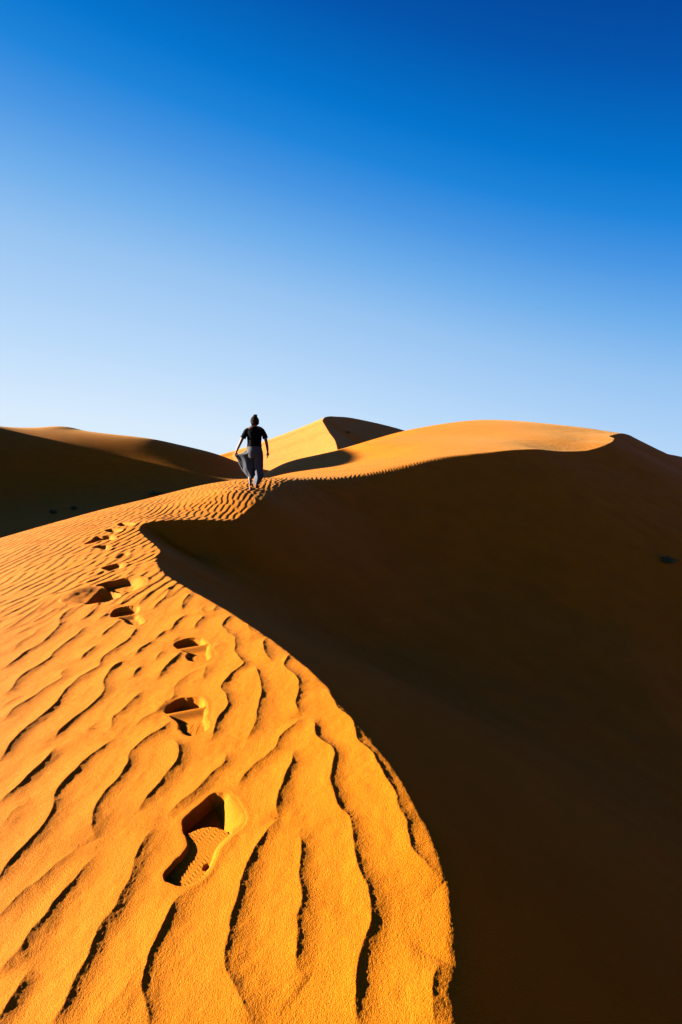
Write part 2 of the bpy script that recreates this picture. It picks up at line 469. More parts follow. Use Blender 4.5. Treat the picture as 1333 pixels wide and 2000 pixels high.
# ------------------------------------------------------------------ footprints
# outline on the sand (traced), depth, wall widths left/right, kind and the stages along its length
PRINTS = [
    ("348,1730 325,1723 319,1712 325,1698 339,1682 356,1666 366,1650 358,1626 355,1603 370,1588 395,1567 413,1552 442,1546 462,1563 480,1594 474,1612 460,1626 437,1647 424,1662 420,1678 410,1698 392,1718 370,1729",
     0.016, 0.005, 0.016, 'tread', (1614,), "nearest shoe print, deep dark toe pit and zigzag heel tread, beside the crest"),
    ("322,1390 333,1375 348,1366 369,1363 393,1364 402,1375 404,1393 401,1402 407,1420 399,1430 381,1437 364,1437 351,1426 347,1412 336,1402",
     0.017, 0.006, 0.016, 'split', (1408, 1397, 1388), "second nearest shoe print, split by a bright sand ridge above its tread"),
    ("339,1259 351,1252 369,1247 393,1248 408,1261 407,1270 410,1284 402,1292 381,1293 367,1290 362,1282 366,1275 350,1270",
     0.018, 0.008, 0.018, 'split', (1277, 1271, 1264), "third nearest shoe print, curved lip and small treaded heel near the crest edge"),
    ("216,1204 223,1191 239,1186 258,1184 270,1185 272,1192 268,1200 275,1206 282,1214 275,1220 260,1221 248,1219 241,1211 230,1207",
     0.024, 0.010, 0.035, 'split', (1208, 1205, 1202), "shoe print with dark round toe and small treaded heel just below the big scuffed hole"),
    ("189,1143 215,1136 245,1129 270,1127 286,1133 280,1145 262,1154 245,1158 216,1160 198,1150",
     0.060, 0.020, 0.16, 'pit', (), "large scuffed hole in the sand with a mound thrown out to its left"),
    ("140,1183 170,1181 195,1178 216,1174 236,1166 225,1157 195,1154 165,1159 135,1169 116,1178",
     0.062, 0.14, 0.03, 'join', (), ""),
    ("198,1109 210,1105 230,1100 242,1100 244,1106 235,1111 222,1114 212,1116 206,1113", 0.042, 0.02, 0.10, 'pit', (), "oblong dark shoe print just above the large scuffed hole"),
    ("227,1089 237,1081 248,1080 251,1084 241,1090 232,1091", 0.016, 0.02, 0.03, 'pit', (), "small shallow shoe print, the faintest of the trail"),
    ("180,1069 195,1066 211,1064 214,1069 214,1074 203,1075 194,1071", 0.042, 0.02, 0.11, 'pit', (), "pointed dark shoe print left of the small shallow one"),
    ("164,1063 178,1055 187,1048 200,1047 219,1045 226,1053 210,1055 195,1056 180,1061", 0.055, 0.03, 0.08, 'pit', (), "wide dark scuffed print with a long shadow, near the far end of the trail"),
    ("205,1036 220,1032.5 236,1034 236,1038 217,1040", 0.045, 0.03, 0.05, 'pit', (), "second farthest shoe print, a thin dark sliver beside the crest bend"),
    ("230,1026 236,1021 258,1020.5 264,1024.5 245,1028", 0.040, 0.03, 0.05, 'pit', (), "farthest shoe print of the trail, two thin dark lines near the crest bend"),
]
prints = []
for line, dep, wl, wr, kind, st, lab in PRINTS:
    P = np.array([hit(*map(float, q.split(","))) for q in line.split()])
    Q = catmull(np.vstack([P[-2:], P, P[:2]]), 5)[10:-5]
    um = np.mean([float(q.split(",")[0]) for q in line.split()])
    ys = [hit(um, v)[1] for v in st]
    prints.append(dict(P=np.vstack([Q, Q[:1]]), c=Q.mean(0), lo=Q.min(0), hi=Q.max(0), dep=dep, wl=wl, wr=wr, kind=kind, ys=ys, label=lab))
    print(kind, Q.min(0).round(2), (Q.max(0) - Q.min(0)).round(2))

def in_poly(x, y, P):
    inside = np.zeros(x.shape, bool)
    for i in range(len(P) - 1):
        ax, ay = P[i]; bx, by = P[i + 1]
        if ay == by: continue
        inside ^= ((ay > y) != (by > y)) & (x < (bx - ax) * (y - ay) / (by - ay) + ax)
    return inside

def tread(x, y, hd, cell=0.013, pitch=0.0085):
    c, s_ = math.cos(hd), math.sin(hd)
    a = x * s_ + y * c; t = x * c - y * s_
    zz = np.abs(((t / cell) % 2) - 1)
    return np.clip(np.sin(2 * np.pi * (a + 0.0050 * zz) / pitch) * 1.8, -1, 1)

MC = hit(150, 1164)
def mound(x, y):
    return 0.040 * np.exp(-((x - MC[0]) / 0.32) ** 2 - ((y - MC[1]) / 0.16) ** 2)

def footprint_layer(x, y, h):
    """h: small scale relief so far. returns the new relief and the id of the print (or -1)"""
    pid = np.full(x.shape, -1)
    last = -1
    for k, p in enumerate(prints):
        m = np.where((x > p['lo'][0] - 0.3) & (x < p['hi'][0] + 0.3) & (y > p['lo'][1] - 0.3) & (y < p['hi'][1] + 0.3))[0]
        if p['kind'] != 'join': last = k
        if not len(m): continue
        xs, ys = x[m], y[m]
        wob = 0.0025
        xw = xs + wob * vnoise(xs / 0.02, ys / 0.02, 61 + k); yw = ys + wob * vnoise(xs / 0.02, ys / 0.02, 91 + k)
        d, _, _ = poly_near(xw, yw, p['P'])
        ins = in_poly(xw, yw, p['P'])
        din = np.where(ins, d, 0); dout = np.where(ins, 0, d)
        q = np.clip((xs - p['c'][0]) / (0.5 * (p['hi'][0] - p['lo'][0])), -1, 1)
        wall = p['wl'] + (p['wr'] - p['wl']) * sstep(-0.7, 0.9, q)
        D = np.full(xs.shape, p['dep'])
        hh = h[m] * sstep(-0.012, 0.03, dout - 0.004)
        if p['kind'] == 'tread':
            yc = p['ys'][0] + 0.35 * (xs - p['c'][0]) * 0 - 7.0 * (xs - p['c'][0]) ** 2
            pl = sstep(p['lo'][1], yc, ys)
            D = p['dep'] - 0.010 * pl ** 1.5
            toe = sstep(0.0, 0.010, ys - yc)
            D = D + 0.040 * toe
            wall = wall + toe * 0.075 * sstep(-0.3, 0.8, q)
            z_in = -D * sstep(0, 1, din / wall)
            tr = tread(xs, ys, rad(24)) * (1 - toe) * sstep(0.006, 0.012, din)
            a_ = (ys - p['lo'][1]) / (p['ys'][0] - p['lo'][1])
            tr = tr * (1 - np.exp(-((a_ - 0.62) / 0.10) ** 2))
            z_in += 0.00055 * tr
            kn = np.hypot(xs - hit(403, 1684)[0], ys - hit(403, 1684)[1])
            z_in -= 0.010 * (1 - sstep(0.006, 0.010, kn))
        elif p['kind'] == 'split':
            y1, y2, y3 = p['ys']
            tilt = 0.15 * (xs - p['c'][0])
            yy = ys - tilt
            plate = 1 - sstep(y1 - 0.01, y1 + 0.01, yy)
            ridge = np.exp(-((yy - y3) / (0.45 * (y3 - y2) + 0.008)) ** 2)
            toe = sstep(y3, y3 + 0.02, yy)
            D = p['dep'] * (plate * 0.75 + (1 - plate) * 1.25) + toe * 0.016
            D = D - ridge * (D + 0.002)
            wall = wall * (1 + 1.6 * toe * sstep(-0.2, 0.8, q))
            z_in = -D * sstep(0, 1, din / wall)
            z_in += 0.0009 * tread(xs, ys, rad(-10)) * plate * sstep(0.006, 0.014, din)
        elif p['kind'] == 'join':
            D = D * (0.30 * sstep(-1.0, -0.1, q) + 0.70 * sstep(-0.05, 0.22, q))
            z_in = mound(xs, ys) + 0.6 * h[m] + 0.003 * vnoise(xs / 0.05, ys / 0.04, 77) - D * sstep(0, 1, din / wall)
        else:
            lump = 0.004 * vnoise(xs / 0.04, ys / 0.05, 71 + k)
            z_in = (-D + lump * np.minimum(1, D / 0.04)) * sstep(0, 1, din / wall)
        rimw = 0.010 if p['kind'] in ('tread', 'split') else 0.022
        rimh = {'tread': 0.0014, 'split': 0.0022, 'pit': 0.005, 'join': 0.006}[p['kind']]
        rim = rimh * np.exp(-((dout - rimw * 0.8) / rimw) ** 2) * (0.35 + 0.65 * sstep(-0.4, 0.7, q)) * sstep(0, rimw * 0.6, dout)
        if p['kind'] == 'join': hh = h[m]
        hh = np.where(ins, z_in, hh + rim * (p['kind'] != 'join'))
        if k == 4:
            hh = np.where(ins, hh, hh * (1 - 0.8 * mound(xs, ys) / 0.04) + mound(xs, ys))
        h[m] = hh
        pid[m] = np.where(ins | (dout < 0.006), last, pid[m])
    return h, pid

def relief(x, y, z, s, r):
    R = np.hypot(x, y)
    h = np.zeros(x.shape)
    nm = np.where((R < 9) & (s < 0.4) & (x > -6) & (y > 0.2))[0]
    hn = np.zeros(x.shape)
    hn[nm] = near_ripples(x[nm], y[nm])
    # image zone of the hand placed lines: nearer than about 3.6 m
    k = sstep(3.3, 4.4, R + 0.35 * vnoise(x / 0.8, y / 0.8, 41))
    k = np.maximum(k, sstep(0.82, 1.0, np.abs(x) / np.maximum(y, 0.05)) * (x < 0.1))     # beside and behind the viewer too
    fm = np.where(R < 60)[0]
    hf = np.zeros(x.shape)
    hf[fm] = far_ripples(x[fm], y[fm])
    amp = np.where(R < 14, 1.0, 1.0)
    amp = amp * (1 - sstep(34, 55, R))
    front = (y > 0.2)
    h = hn + hf * (k + (1 - k) * 0.16) * amp
    # smooth mottling
    h += (0.004 * vnoise(x / 0.55, y / 0.4, 42) + 0.0012 * vnoise(x / 0.11, y / 0.09, 43) + 0.0006 * vnoise(x / 0.022, y / 0.022, 44)) * (R < 40)
    g_ = np.where(R < 3.0)[0]
    h[g_] += 0.00028 * (1 - sstep(1.6, 3.0, R[g_])) * vnoise(x[g_] / 0.0038, y[g_] / 0.0038, 47)
    # ripples end at a sharp brink, and run a little way over a rounded one
    fade = np.where(r > 0.05, 1 - sstep(0.1, 0.9, s + 0.25 * vnoise(x / 0.5, y / 0.5, 48)), 1 - sstep(0.0, 0.02, s))
    h = h * fade
    # faint wash on the slip faces
    lee = sstep(0.05, 1.0, s)
    h += lee * (0.05 * vnoise(x / 2.3, y / 1.9, 51) + 0.012 * vnoise(x / 0.6, y / 0.5, 52) + 0.16 * vnoise(x / 7, y / 9, 53)) * sstep(0, 3, s)
    h += lee * 0.004 * vnoise(x / 0.16, y / 0.09, 54)
    return h

# ------------------------------------------------------------------ one sheet of sand, finer where it is seen closer
def spacing():
    rs = [0.02]
    def dr(r):
        if r < 0.45: return 0.02
        if r < 0.8: return 0.0025
        if r < 1.45: return 0.0020
        if r < 2.4: return r * 0.0017
        if r < 5: return r * 0.0026
        if r < 9: return r * 0.0032
        if r < 60: return r * 0.0045
        if r < 150: return r * 0.006
        return r * 0.03
    while rs[-1] < 4000: rs.append(rs[-1] + dr(rs[-1]) / QUAL)
    az = [-math.pi]
    def da(a):
        b = abs(a)
        if b > rad(60): return rad(2.0)
        if b > rad(48): return rad(0.4)
        if rad(-24) < a < rad(-8): return rad(0.062)
        return rad(0.085)
    while az[-1] < math.pi: az.append(az[-1] + da(az[-1]) / QUAL)
    az = np.array(az[:-1])
    return np.array(rs), az
QUAL = 1.0
rs, az = spacing()
NR, NA = len(rs), len(az)
print("grid", NR, NA, NR * NA)
Rg, Ag = np.meshgrid(rs, az, indexing='ij')
X = (Rg * np.sin(Ag)).ravel(); Y = (Rg * np.cos(Ag)).ravel()
Z = np.zeros(X.size); S = np.zeros(X.size); RR = np.zeros(X.size)
PID = np.full(X.size, -1)
CH = 200000
for i in range(0, X.size, CH):
    j = slice(i, i + CH)
    z, s, r = smooth_terrain(X[j], Y[j])
    h = relief(X[j], Y[j], z, s, r)
    h, pid = footprint_layer(X[j], Y[j], h)
    Z[j] = z + h; S[j] = s; PID[j] = pid

def zfun(x, y):
    x = np.atleast_1d(np.array(x, float)); y = np.atleast_1d(np.array(y, float))
    z, s, r = smooth_terrain(x, y)
    h = relief(x, y, z, s, r)
    h, _ = footprint_layer(x, y, h)
    return z + h

# faces
ii, jj = np.meshgrid(np.arange(NR - 1), np.arange(NA), indexing='ij')
j2 = (jj + 1) % NA
quads = np.stack([ii * NA + jj, ii * NA + j2, (ii + 1) * NA + j2, (ii + 1) * NA + jj], -1).reshape(-1, 4)
# vertex normals of the whole sheet, shared by every piece cut from it
P3 = np.stack([X, Y, Z], -1).reshape(NR, NA, 3)
dR = np.gradient(P3, axis=0)
dA = np.roll(P3, -1, 1) - np.roll(P3, 1, 1)
NV = np.cross(dA, dR); NV /= np.linalg.norm(NV, axis=-1, keepdims=True) + 1e-20
NV = np.where(NV[..., 2:3] < 0, -NV, NV).reshape(-1, 3)

def link(o): scene.collection.objects.link(o)

def sheet_piece(name, faces, mat):
    vid, inv = np.unique(faces, return_inverse=True)
    inv = inv.reshape(-1)
    me = bpy.data.meshes.new(name)
    nv, nf = len(vid), len(faces)
    me.vertices.add(nv)
    co = np.stack([X[vid], Y[vid], Z[vid]], -1).astype(np.float32)
    me.vertices.foreach_set("co", co.ravel())
    me.loops.add(nf * 4); me.polygons.add(nf)
    me.loops.foreach_set("vertex_index", inv.astype(np.int32))
    me.polygons.foreach_set("loop_start", np.arange(0, nf * 4, 4, dtype=np.int32))
    me.polygons.foreach_set("loop_total", np.full(nf, 4, np.int32))
    me.polygons.foreach_set("use_smooth", np.ones(nf, bool))
    me.update(calc_edges=True)
    me.normals_split_custom_set_from_vertices(NV[vid].astype(np.float32))
    me.materials.append(mat)
    o = bpy.data.objects.new(name, me); link(o)
    return o

# ------------------------------------------------------------------ materials
def sand_material(name="sand", c0=(0.20, 0.051, 0.0010), c1=(0.30, 0.089, 0.0022)):
    m = bpy.data.materials.new(name); m.use_nodes = True
    nt = m.node_tree; N = nt.nodes; Lk = nt.links
    b = N['Principled BSDF']
    geo = N.new('ShaderNodeNewGeometry')
    def noise(scale, det=2.0):
        n = N.new('ShaderNodeTexNoise'); n.inputs['Scale'].default_value = scale; n.inputs['Detail'].default_value = det
        Lk.new(geo.outputs['Position'], n.inputs['Vector']); return n
    grain = noise(520, 2); tone = noise(1.3, 3)
    ramp = N.new('ShaderNodeValToRGB')
    ramp.color_ramp.elements[0].position = 0.30; ramp.color_ramp.elements[0].color = c0 + (1,)
    ramp.color_ramp.elements[1].position = 0.70; ramp.color_ramp.elements[1].color = c1 + (1,)
    Lk.new(grain.outputs['Fac'], ramp.inputs[0])
    mix = N.new('ShaderNodeMix'); mix.data_type = 'RGBA'; mix.blend_type = 'MULTIPLY'
    mr = N.new('ShaderNodeMapRange'); mr.inputs['From Min'].default_value = 0.3; mr.inputs['From Max'].default_value = 0.7
    mr.inputs['To Min'].default_value = 0.90; mr.inputs['To Max'].default_value = 1.08
    Lk.new(tone.outputs['Fac'], mr.inputs['Value'])
    mix.inputs[0].default_value = 1.0
    Lk.new(ramp.outputs[0], mix.inputs[6]); Lk.new(mr.outputs[0], mix.inputs[7])
    Lk.new(mix.outputs[2], b.inputs['Base Color'])
    b.inputs['Roughness'].default_value = 0.8
    b.inputs['Specular IOR Level'].default_value = 0.02
    b.inputs['Sheen Weight'].default_value = 0.035
    b.inputs['Sheen Tint'].default_value = (1.0, 0.66, 0.26, 1)
    b.inputs['Sheen Roughness'].default_value = 0.35
    g2 = noise(420, 3)
    bump = N.new('ShaderNodeBump'); bump.inputs['Strength'].default_value = 1.0; bump.inputs['Distance'].default_value = 0.0028
    Lk.new(g2.outputs['Fac'], bump.inputs['Height'])
    Lk.new(bump.outputs[0], b.inputs['Normal'])
    return m
sand = sand_material()
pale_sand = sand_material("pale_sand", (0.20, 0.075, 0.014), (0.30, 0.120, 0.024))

# ------------------------------------------------------------------ cut the sheet into the dunes
fc = quads
fx = X[fc].mean(1); fy = Y[fc].mean(1); fr = np.hypot(fx, fy)
fp = PID[fc]
fpid = np.where((fp == fp[:, :1]).all(1), fp[:, 0], -1)
fright = S[fc].mean(1) > 0
LAB = {}
region = np.full(len(fc), 0)
d2 = fx
region[(fy > 40) & (fx < 40 + 0.0 * fy) & (fx > -9 - 0.25 * (fy - 40)) & (fr < 160) & (fy > 52 + np.maximum(fx, 0) * 0.4)] = 2
region[(fx < -9) & (fr < 95) & (fy > 14 - 0 * fx) & (fy > 4 - 1.0 * fx * 0.6) & (region == 0) & (fx < -9 - np.maximum(0, fy - 40) * .25)] = 1
region[(fr >= 130) & (region == 0)] = 3
names = {0: ("dune", "foreground dune with a sunlit rippled slope and sharp crest"),
         1: ("background_dune", "dark shaded dune on the left with a softly lit top"),
         2: ("peaked_dune", "distant pointed dune with one sunlit side"),
         3: ("ground", "flat desert far away")}
for k_, (nm_, lb_) in names.items():
    o = sheet_piece(nm_, fc[(region == k_) & (fpid < 0)], pale_sand if k_ == 2 else sand)
    o["kind"] = "structure"; o["label"] = lb_
for k_, p in enumerate(prints):
    if p['kind'] == 'join': continue
    ff = fc[fpid == k_]
    if not len(ff): continue
    o = sheet_piece("footprint", ff, sand)
    o["label"] = p['label']; o["category"] = "footprint"; o["group"] = "trail of shoe prints in the sand"

# ------------------------------------------------------------------ the walking person
def simple_mat(name, col, rough=0.8, var=0.15, scale=40.0, spec=0.2):
    m = bpy.data.materials.new(name); m.use_nodes = True
    nt = m.node_tree; b = nt.nodes['Principled BSDF']
    tc = nt.nodes.new('ShaderNodeTexCoord'); n = nt.nodes.new('ShaderNodeTexNoise'); n.inputs['Scale'].default_value = scale
    r = nt.nodes.new('ShaderNodeValToRGB')
    r.color_ramp.elements[0].position = 0.35; r.color_ramp.elements[1].position = 0.65
    r.color_ramp.elements[0].color = tuple(c * (1 - var) for c in col) + (1,)
    r.color_ramp.elements[1].color = tuple(c * (1 + var) for c in col) + (1,)
    nt.links.new(tc.outputs['Object'], n.inputs['Vector']); nt.links.new(n.outputs['Fac'], r.inputs[0])
    nt.links.new(r.outputs[0], b.inputs['Base Color'])
    b.inputs['Roughness'].default_value = rough; b.inputs['Specular IOR Level'].default_value = spec
    return m
M_skin = simple_mat("skin", (0.070, 0.028, 0.015), 0.6, 0.08)
M_shirt = simple_mat("black_cotton", (0.0018, 0.0018, 0.0020), 0.9, 0.2, 40.0, 0.03)
M_trouser = simple_mat("grey_cotton", (0.022, 0.026, 0.034), 0.9, 0.25, 60.0)
M_hair = simple_mat("brown_hair", (0.010, 0.0048, 0.0022), 0.8, 0.4, 90.0, 0.02)

def skin_chain(verts, edges, radii, sub=2):
    me = bpy.data.meshes.new("tmp"); me.from_pydata(verts, edges, [])
    o = bpy.data.objects.new("tmp", me); link(o)
    md = o.modifiers.new("s", 'SKIN'); md.use_smooth_shade = True
    for i, r in enumerate(radii):
        rr = r if isinstance(r, tuple) else (r, r)
        me.skin_vertices[0].data[i].radius = rr
        me.skin_vertices[0].data[i].use_root = (i == 0)
    sb = o.modifiers.new("d", 'SUBSURF'); sb.levels = sub; sb.render_levels = sub
    dg = bpy.context.evaluated_depsgraph_get()
    res = bpy.data.meshes.new_from_object(o.evaluated_get(dg))
    bpy.data.objects.remove(o)
    return res

def join(name, meshes, mat, parent=None):
    import bmesh
    bm = bmesh.new()
    for me in meshes: bm.from_mesh(me)
    out = bpy.data.meshes.new(name); bm.to_mesh(out); bm.free()
    out.materials.clear(); out.materials.append(mat)
    for p in out.polygons: p.use_smooth = True; p.material_index = 0
    o = bpy.data.objects.new(name, out); link(o)
    if parent: o.parent = parent
    return o

def loft(rings, cap0=True, cap1=True):
    """rings: lists of points, equal length"""
    n = len(rings[0]); V = [p for r in rings for p in r]; F = []
    for i in range(len(rings) - 1):
        for j in range(n):
            F.append((i * n + j, i * n + (j + 1) % n, (i + 1) * n + (j + 1) % n, (i + 1) * n + j))
    if cap0: F.append(tuple(range(n))[::-1])
    if cap1: F.append(tuple(range((len(rings) - 1) * n, len(rings) * n)))
    me = bpy.data.meshes.new("loft"); me.from_pydata(V, [], F); me.update()
    return me

def interp_rows(rows, n):
    rows = np.array(rows, float)
    return catmull(rows, n) if len(rows) > 2 else rows

def tube(rows, seg=20, sub=5, fold=0.0, nf=7, seed=0, taperleft=0.0, cap0=True, cap1=True):
    """rows: (cx, cy, cz, half width x, half depth y); horizontal rings"""
    R_ = interp_rows(rows, sub); rings = []
    for k, (cx_, cy_, cz_, hw, hd) in enumerate(R_):
        ring = []
        for j in range(seg):
            a = 2 * math.pi * j / seg
            f_ = 1 + fold * (math.sin(nf * a + seed + 2.2 * math.sin(cz_ * 9 + seed)) + 0.5 * math.sin((nf * 2 + 1) * a + cz_ * 14)) * min(1, (k + 1) / len(R_) * 1.6)
            c = math.cos(a); tl = 1 - taperleft * max(0, -c) ** 0.8
            ring.append((cx_ + hw * f_ * c, cy_ + hd * f_ * math.sin(a) * tl, cz_))
        rings.append(ring)
    return loft(rings, cap0, cap1)

def limb_tube(pts, radii, seg=16, sub=5, fold=0.0, cap0=True, cap1=True):
    """round tube along any path"""
    D = catmull(np.c_[np.array(pts, float), np.array(radii, float)], sub); rings = []
    for k in range(len(D)):
        t = D[min(k + 1, len(D) - 1), :3] - D[max(k - 1, 0), :3]; t /= np.linalg.norm(t)
        u = np.cross(t, (0, 1, 0.01)); u /= np.linalg.norm(u); v = np.cross(t, u)
        rings.append([tuple(D[k, :3] + D[k, 3] * (1 + fold * math.sin(5 * a + k * .7)) * (math.cos(a) * u + math.sin(a) * v)) for a in np.linspace(0, 2 * math.pi, seg, endpoint=False)])
    return loft(rings, cap0, cap1)

# body: skeleton grown into one surface
V = [(0.0, 0.0, 0.93), (0.0, 0.0, 1.04), (0.005, 0.005, 1.22), (0.01, 0.0, 1.36), (0.012, 0.01, 1.43), (0.012, 0.03, 1.48),          # 0-5
     (-0.10, 0.0, 1.365), (-0.165, 0.0, 1.335), (-0.245, -0.01, 1.20), (-0.300, 0.0, 1.09), (-0.365, 0.04, 0.97), (-0.415, 0.075, 0.865),   # 6-11 left arm
     (0.125, 0.0, 1.375), (0.195, 0.0, 1.345), (0.240, -0.01, 1.20), (0.268, -0.01, 1.085), (0.285, 0.02, 0.97), (0.292, 0.05, 0.855),       # 12-17 right arm
     (-0.085, 0.0, 0.88), (-0.10, 0.05, 0.66), (-0.105, 0.07, 0.48), (-0.115, 0.02, 0.28), (-0.105, -0.02, 0.085),                        # 18-22 left leg
     (0.085, 0.0, 0.88), (0.09, 0.03, 0.68), (0.085, 0.06, 0.50), (0.065, -0.07, 0.33), (0.045, -0.19, 0.17)]                             # 23-27 right leg
E = [(0, 1), (1, 2), (2, 3), (3, 4), (4, 5), (3, 6), (6, 7), (7, 8), (8, 9), (9, 10), (10, 11), (3, 12), (12, 13), (13, 14), (14, 15), (15, 16), (16, 17),
     (0, 18), (18, 19), (19, 20), (20, 21), (21, 22), (0, 23), (23, 24), (24, 25), (25, 26), (26, 27)]
rd = [(0.14, 0.10), (0.12, 0.09), (0.13, 0.095), (0.09, 0.07), 0.05, 0.052,
      0.062, 0.052, 0.043, 0.037, 0.034, 0.024, 0.062, 0.052, 0.043, 0.037, 0.034, 0.024,
      0.085, 0.075, 0.055, 0.050, 0.032, 0.085, 0.075, 0.055, 0.050, 0.032]
parts = [skin_chain(V, E, rd, 1)]
# head with face (looks forward and a little to the left)
import bmesh
def head_mesh():
    bm = bmesh.new()
    bmesh.ops.create_uvsphere(bm, u_segments=28, v_segments=20, radius=1.0)
    for v in bm.verts:
        x, y, z = v.co
        w = 0.078 * (1 - 0.20 * max(0, -z) ** 1.5); d = 0.098
        X_, Y_, Z_ = x * w, y * d, z * 0.115
        if y > 0.2:                                       # face side (+Y): flatter, jaw drawn in
            Y_ *= 0.92
            X_ *= 1 - 0.12 * max(0, -z)
            Y_ += 0.022 * math.exp(-((x / 0.16) ** 2 + ((z + 0.12) / 0.20) ** 2))     # nose
            Y_ -= 0.008 * (math.exp(-(((x - 0.38) / 0.16) ** 2 + ((z - 0.05) / 0.12) ** 2)) + math.exp(-(((x + 0.38) / 0.16) ** 2 + ((z - 0.05) / 0.12) ** 2)))  # eye sockets
            Y_ += 0.007 * math.exp(-((x / 0.28) ** 2 + ((z + 0.50) / 0.07) ** 2))    # lips
            Y_ += 0.010 * math.exp(-((x / 0.30) ** 2 + ((z + 0.88) / 0.14) ** 2))    # chin
        if z < -0.3 and y < 0: Y_ *= 0.80
        v.co = (X_, Y_, Z_)
    for sx in (-1, 1):                                    # ears
        r = bmesh.ops.create_uvsphere(bm, u_segments=10, v_segments=8, radius=1.0)
        for v in r['verts']: v.co = (sx * 0.076 + v.co.x * 0.011, v.co.y * 0.020 - 0.004, v.co.z * 0.032 - 0.006)
    me = bpy.data.meshes.new("head"); bm.to_mesh(me); bm.free()
    me.transform(Matrix.Translation((0.012, 0.030, 1.535)) @ Matrix.Rotation(rad(28), 4, 'Z') @ Matrix.Rotation(rad(-8), 4, 'X'))
    return me
parts.append(head_mesh())
def hand(wrist, down, side, curl, palm_w=0.019, flip=1):
    """wrist: point; down: direction of the hand; side: across the palm, towards the thumb"""
    w = Vector(wrist); d = Vector(down).normalized(); s_ = Vector(side).normalized(); n = d.cross(s_) * flip
    out = []
    c = w + d * 0.045
    out.append(skin_chain([tuple(w - d * 0.02), tuple(w + d * 0.01), tuple(c), tuple(w + d * 0.085)], [(0, 1), (1, 2), (2, 3)], [0.022, 0.022, (0.036, 0.016), (0.036, 0.014)], 1))
    for k, (o_, L_) in enumerate(((0.026, 0.070), (0.009, 0.078), (-0.009, 0.072), (-0.025, 0.058))):
        b_ = w + d * 0.075 + s_ * o_
        a1, a2, a3 = curl * (0.5 + 0.12 * k), curl * (1.2 + 0.12 * k), curl * (1.9 + 0.1 * k)
        p = [b_]
        for a_, f_ in ((a1, .45), (a2, .32), (a3, .25)):
            p.append(p[-1] + (d * math.cos(a_) + n * math.sin(a_)) * L_ * f_)
        out.append(skin_chain([tuple(q) for q in p], [(0, 1), (1, 2), (2, 3)], [0.009, 0.0085, 0.008, 0.0065], 1))
    t0 = w + d * 0.025 + s_ * 0.022
    t1 = t0 + (d * 0.6 + s_ * 0.7 + n * 0.3).normalized() * 0.032
    t2 = t1 + (d * 0.85 + s_ * 0.1 + n * 0.5).normalized() * 0.028
    t3 = t2 + (d * 0.8 - s_ * 0.2 + n * 0.6).normalized() * 0.020
    out.append(skin_chain([tuple(t0), tuple(t1), tuple(t2), tuple(t3)], [(0, 1), (1, 2), (2, 3)], [0.012, 0.011, 0.009, 0.007], 1))
    return out
parts += hand((-0.415, 0.075, 0.865), (-0.25, 0.25, -1), (0.4, 0.9, 0.1), 0.75, flip=1)
parts += hand((0.292, 0.05, 0.855), (0.02, 0.15, -1), (-0.35, 0.95, 0.1), 0.35, flip=-1)
def foot(ankle, toe, heel_back=0.05, tilt=0):
    a = Vector(ankle); t = Vector(toe); f_ = (t - a); f_.z = 0; f_.normalize()
    h = a - f_ * heel_back; h.z = a.z - 0.055 + tilt
    m = a.lerp(t, 0.5); m.z = (a.z - 0.035) * 0.5 + t.z * 0.5 + 0.01
    res = [skin_chain([tuple(a), tuple(a + Vector((0, 0, -0.045))), tuple(m), tuple(t - f_ * 0.03)], [(0, 1), (1, 2), (2, 3)], [0.033, 0.036, (0.040, 0.030), (0.042, 0.018)], 2),
           skin_chain([tuple(h + f_ * 0.05), tuple(h)], [(0, 1)], [0.032, 0.026], 2)]
    sdv = f_.cross(Vector((0, 0, 1)))
    for k, o_ in enumerate((-0.030, -0.014, 0.001, 0.015, 0.028)):
        b_ = t - f_ * 0.035 + sdv * o_
        res.append(skin_chain([tuple(b_), tuple(b_ + f_ * (0.045 - 0.004 * k))], [(0, 1)], [0.010, 0.009], 1))
    return res
parts += foot((-0.105, -0.02, 0.075), (-0.100, 0.145, 0.022))
parts += foot((0.045, -0.19, 0.165), (0.045, -0.075, 0.045), tilt=0.03)
person = join("person", parts, M_skin)
person["label"] = "person seen from behind walking up the sand ridge, black T-shirt, grey trousers held out sideways"
person["category"] = "person"

# T-shirt: torso and two sleeves
shirt = [tube([(0.0, 0.0, 0.985, 0.168, 0.125), (0.0, 0.0, 1.06, 0.158, 0.120), (0.003, 0.0, 1.18, 0.165, 0.122), (0.006, 0.0, 1.29, 0.182, 0.118), (0.008, 0.0, 1.355, 0.180, 0.092),
                (0.010, 0.0, 1.395, 0.130, 0.078), (0.012, 0.005, 1.435, 0.066, 0.064)], 28, 4, 0.020, 5, 1, cap0=True, cap1=True),
         limb_tube([(-0.10, 0.0, 1.350), (-0.162, 0.0, 1.325), (-0.215, -0.005, 1.24), (-0.252, -0.006, 1.165)], [0.060, 0.060, 0.058, 0.062], fold=0.04),
         limb_tube([(0.115, 0.0, 1.350), (0.180, 0.0, 1.325), (0.225, -0.005, 1.24), (0.248, -0.010, 1.165)], [0.060, 0.060, 0.058, 0.062], fold=0.04)]
o = join("t_shirt", shirt, M_shirt, person)
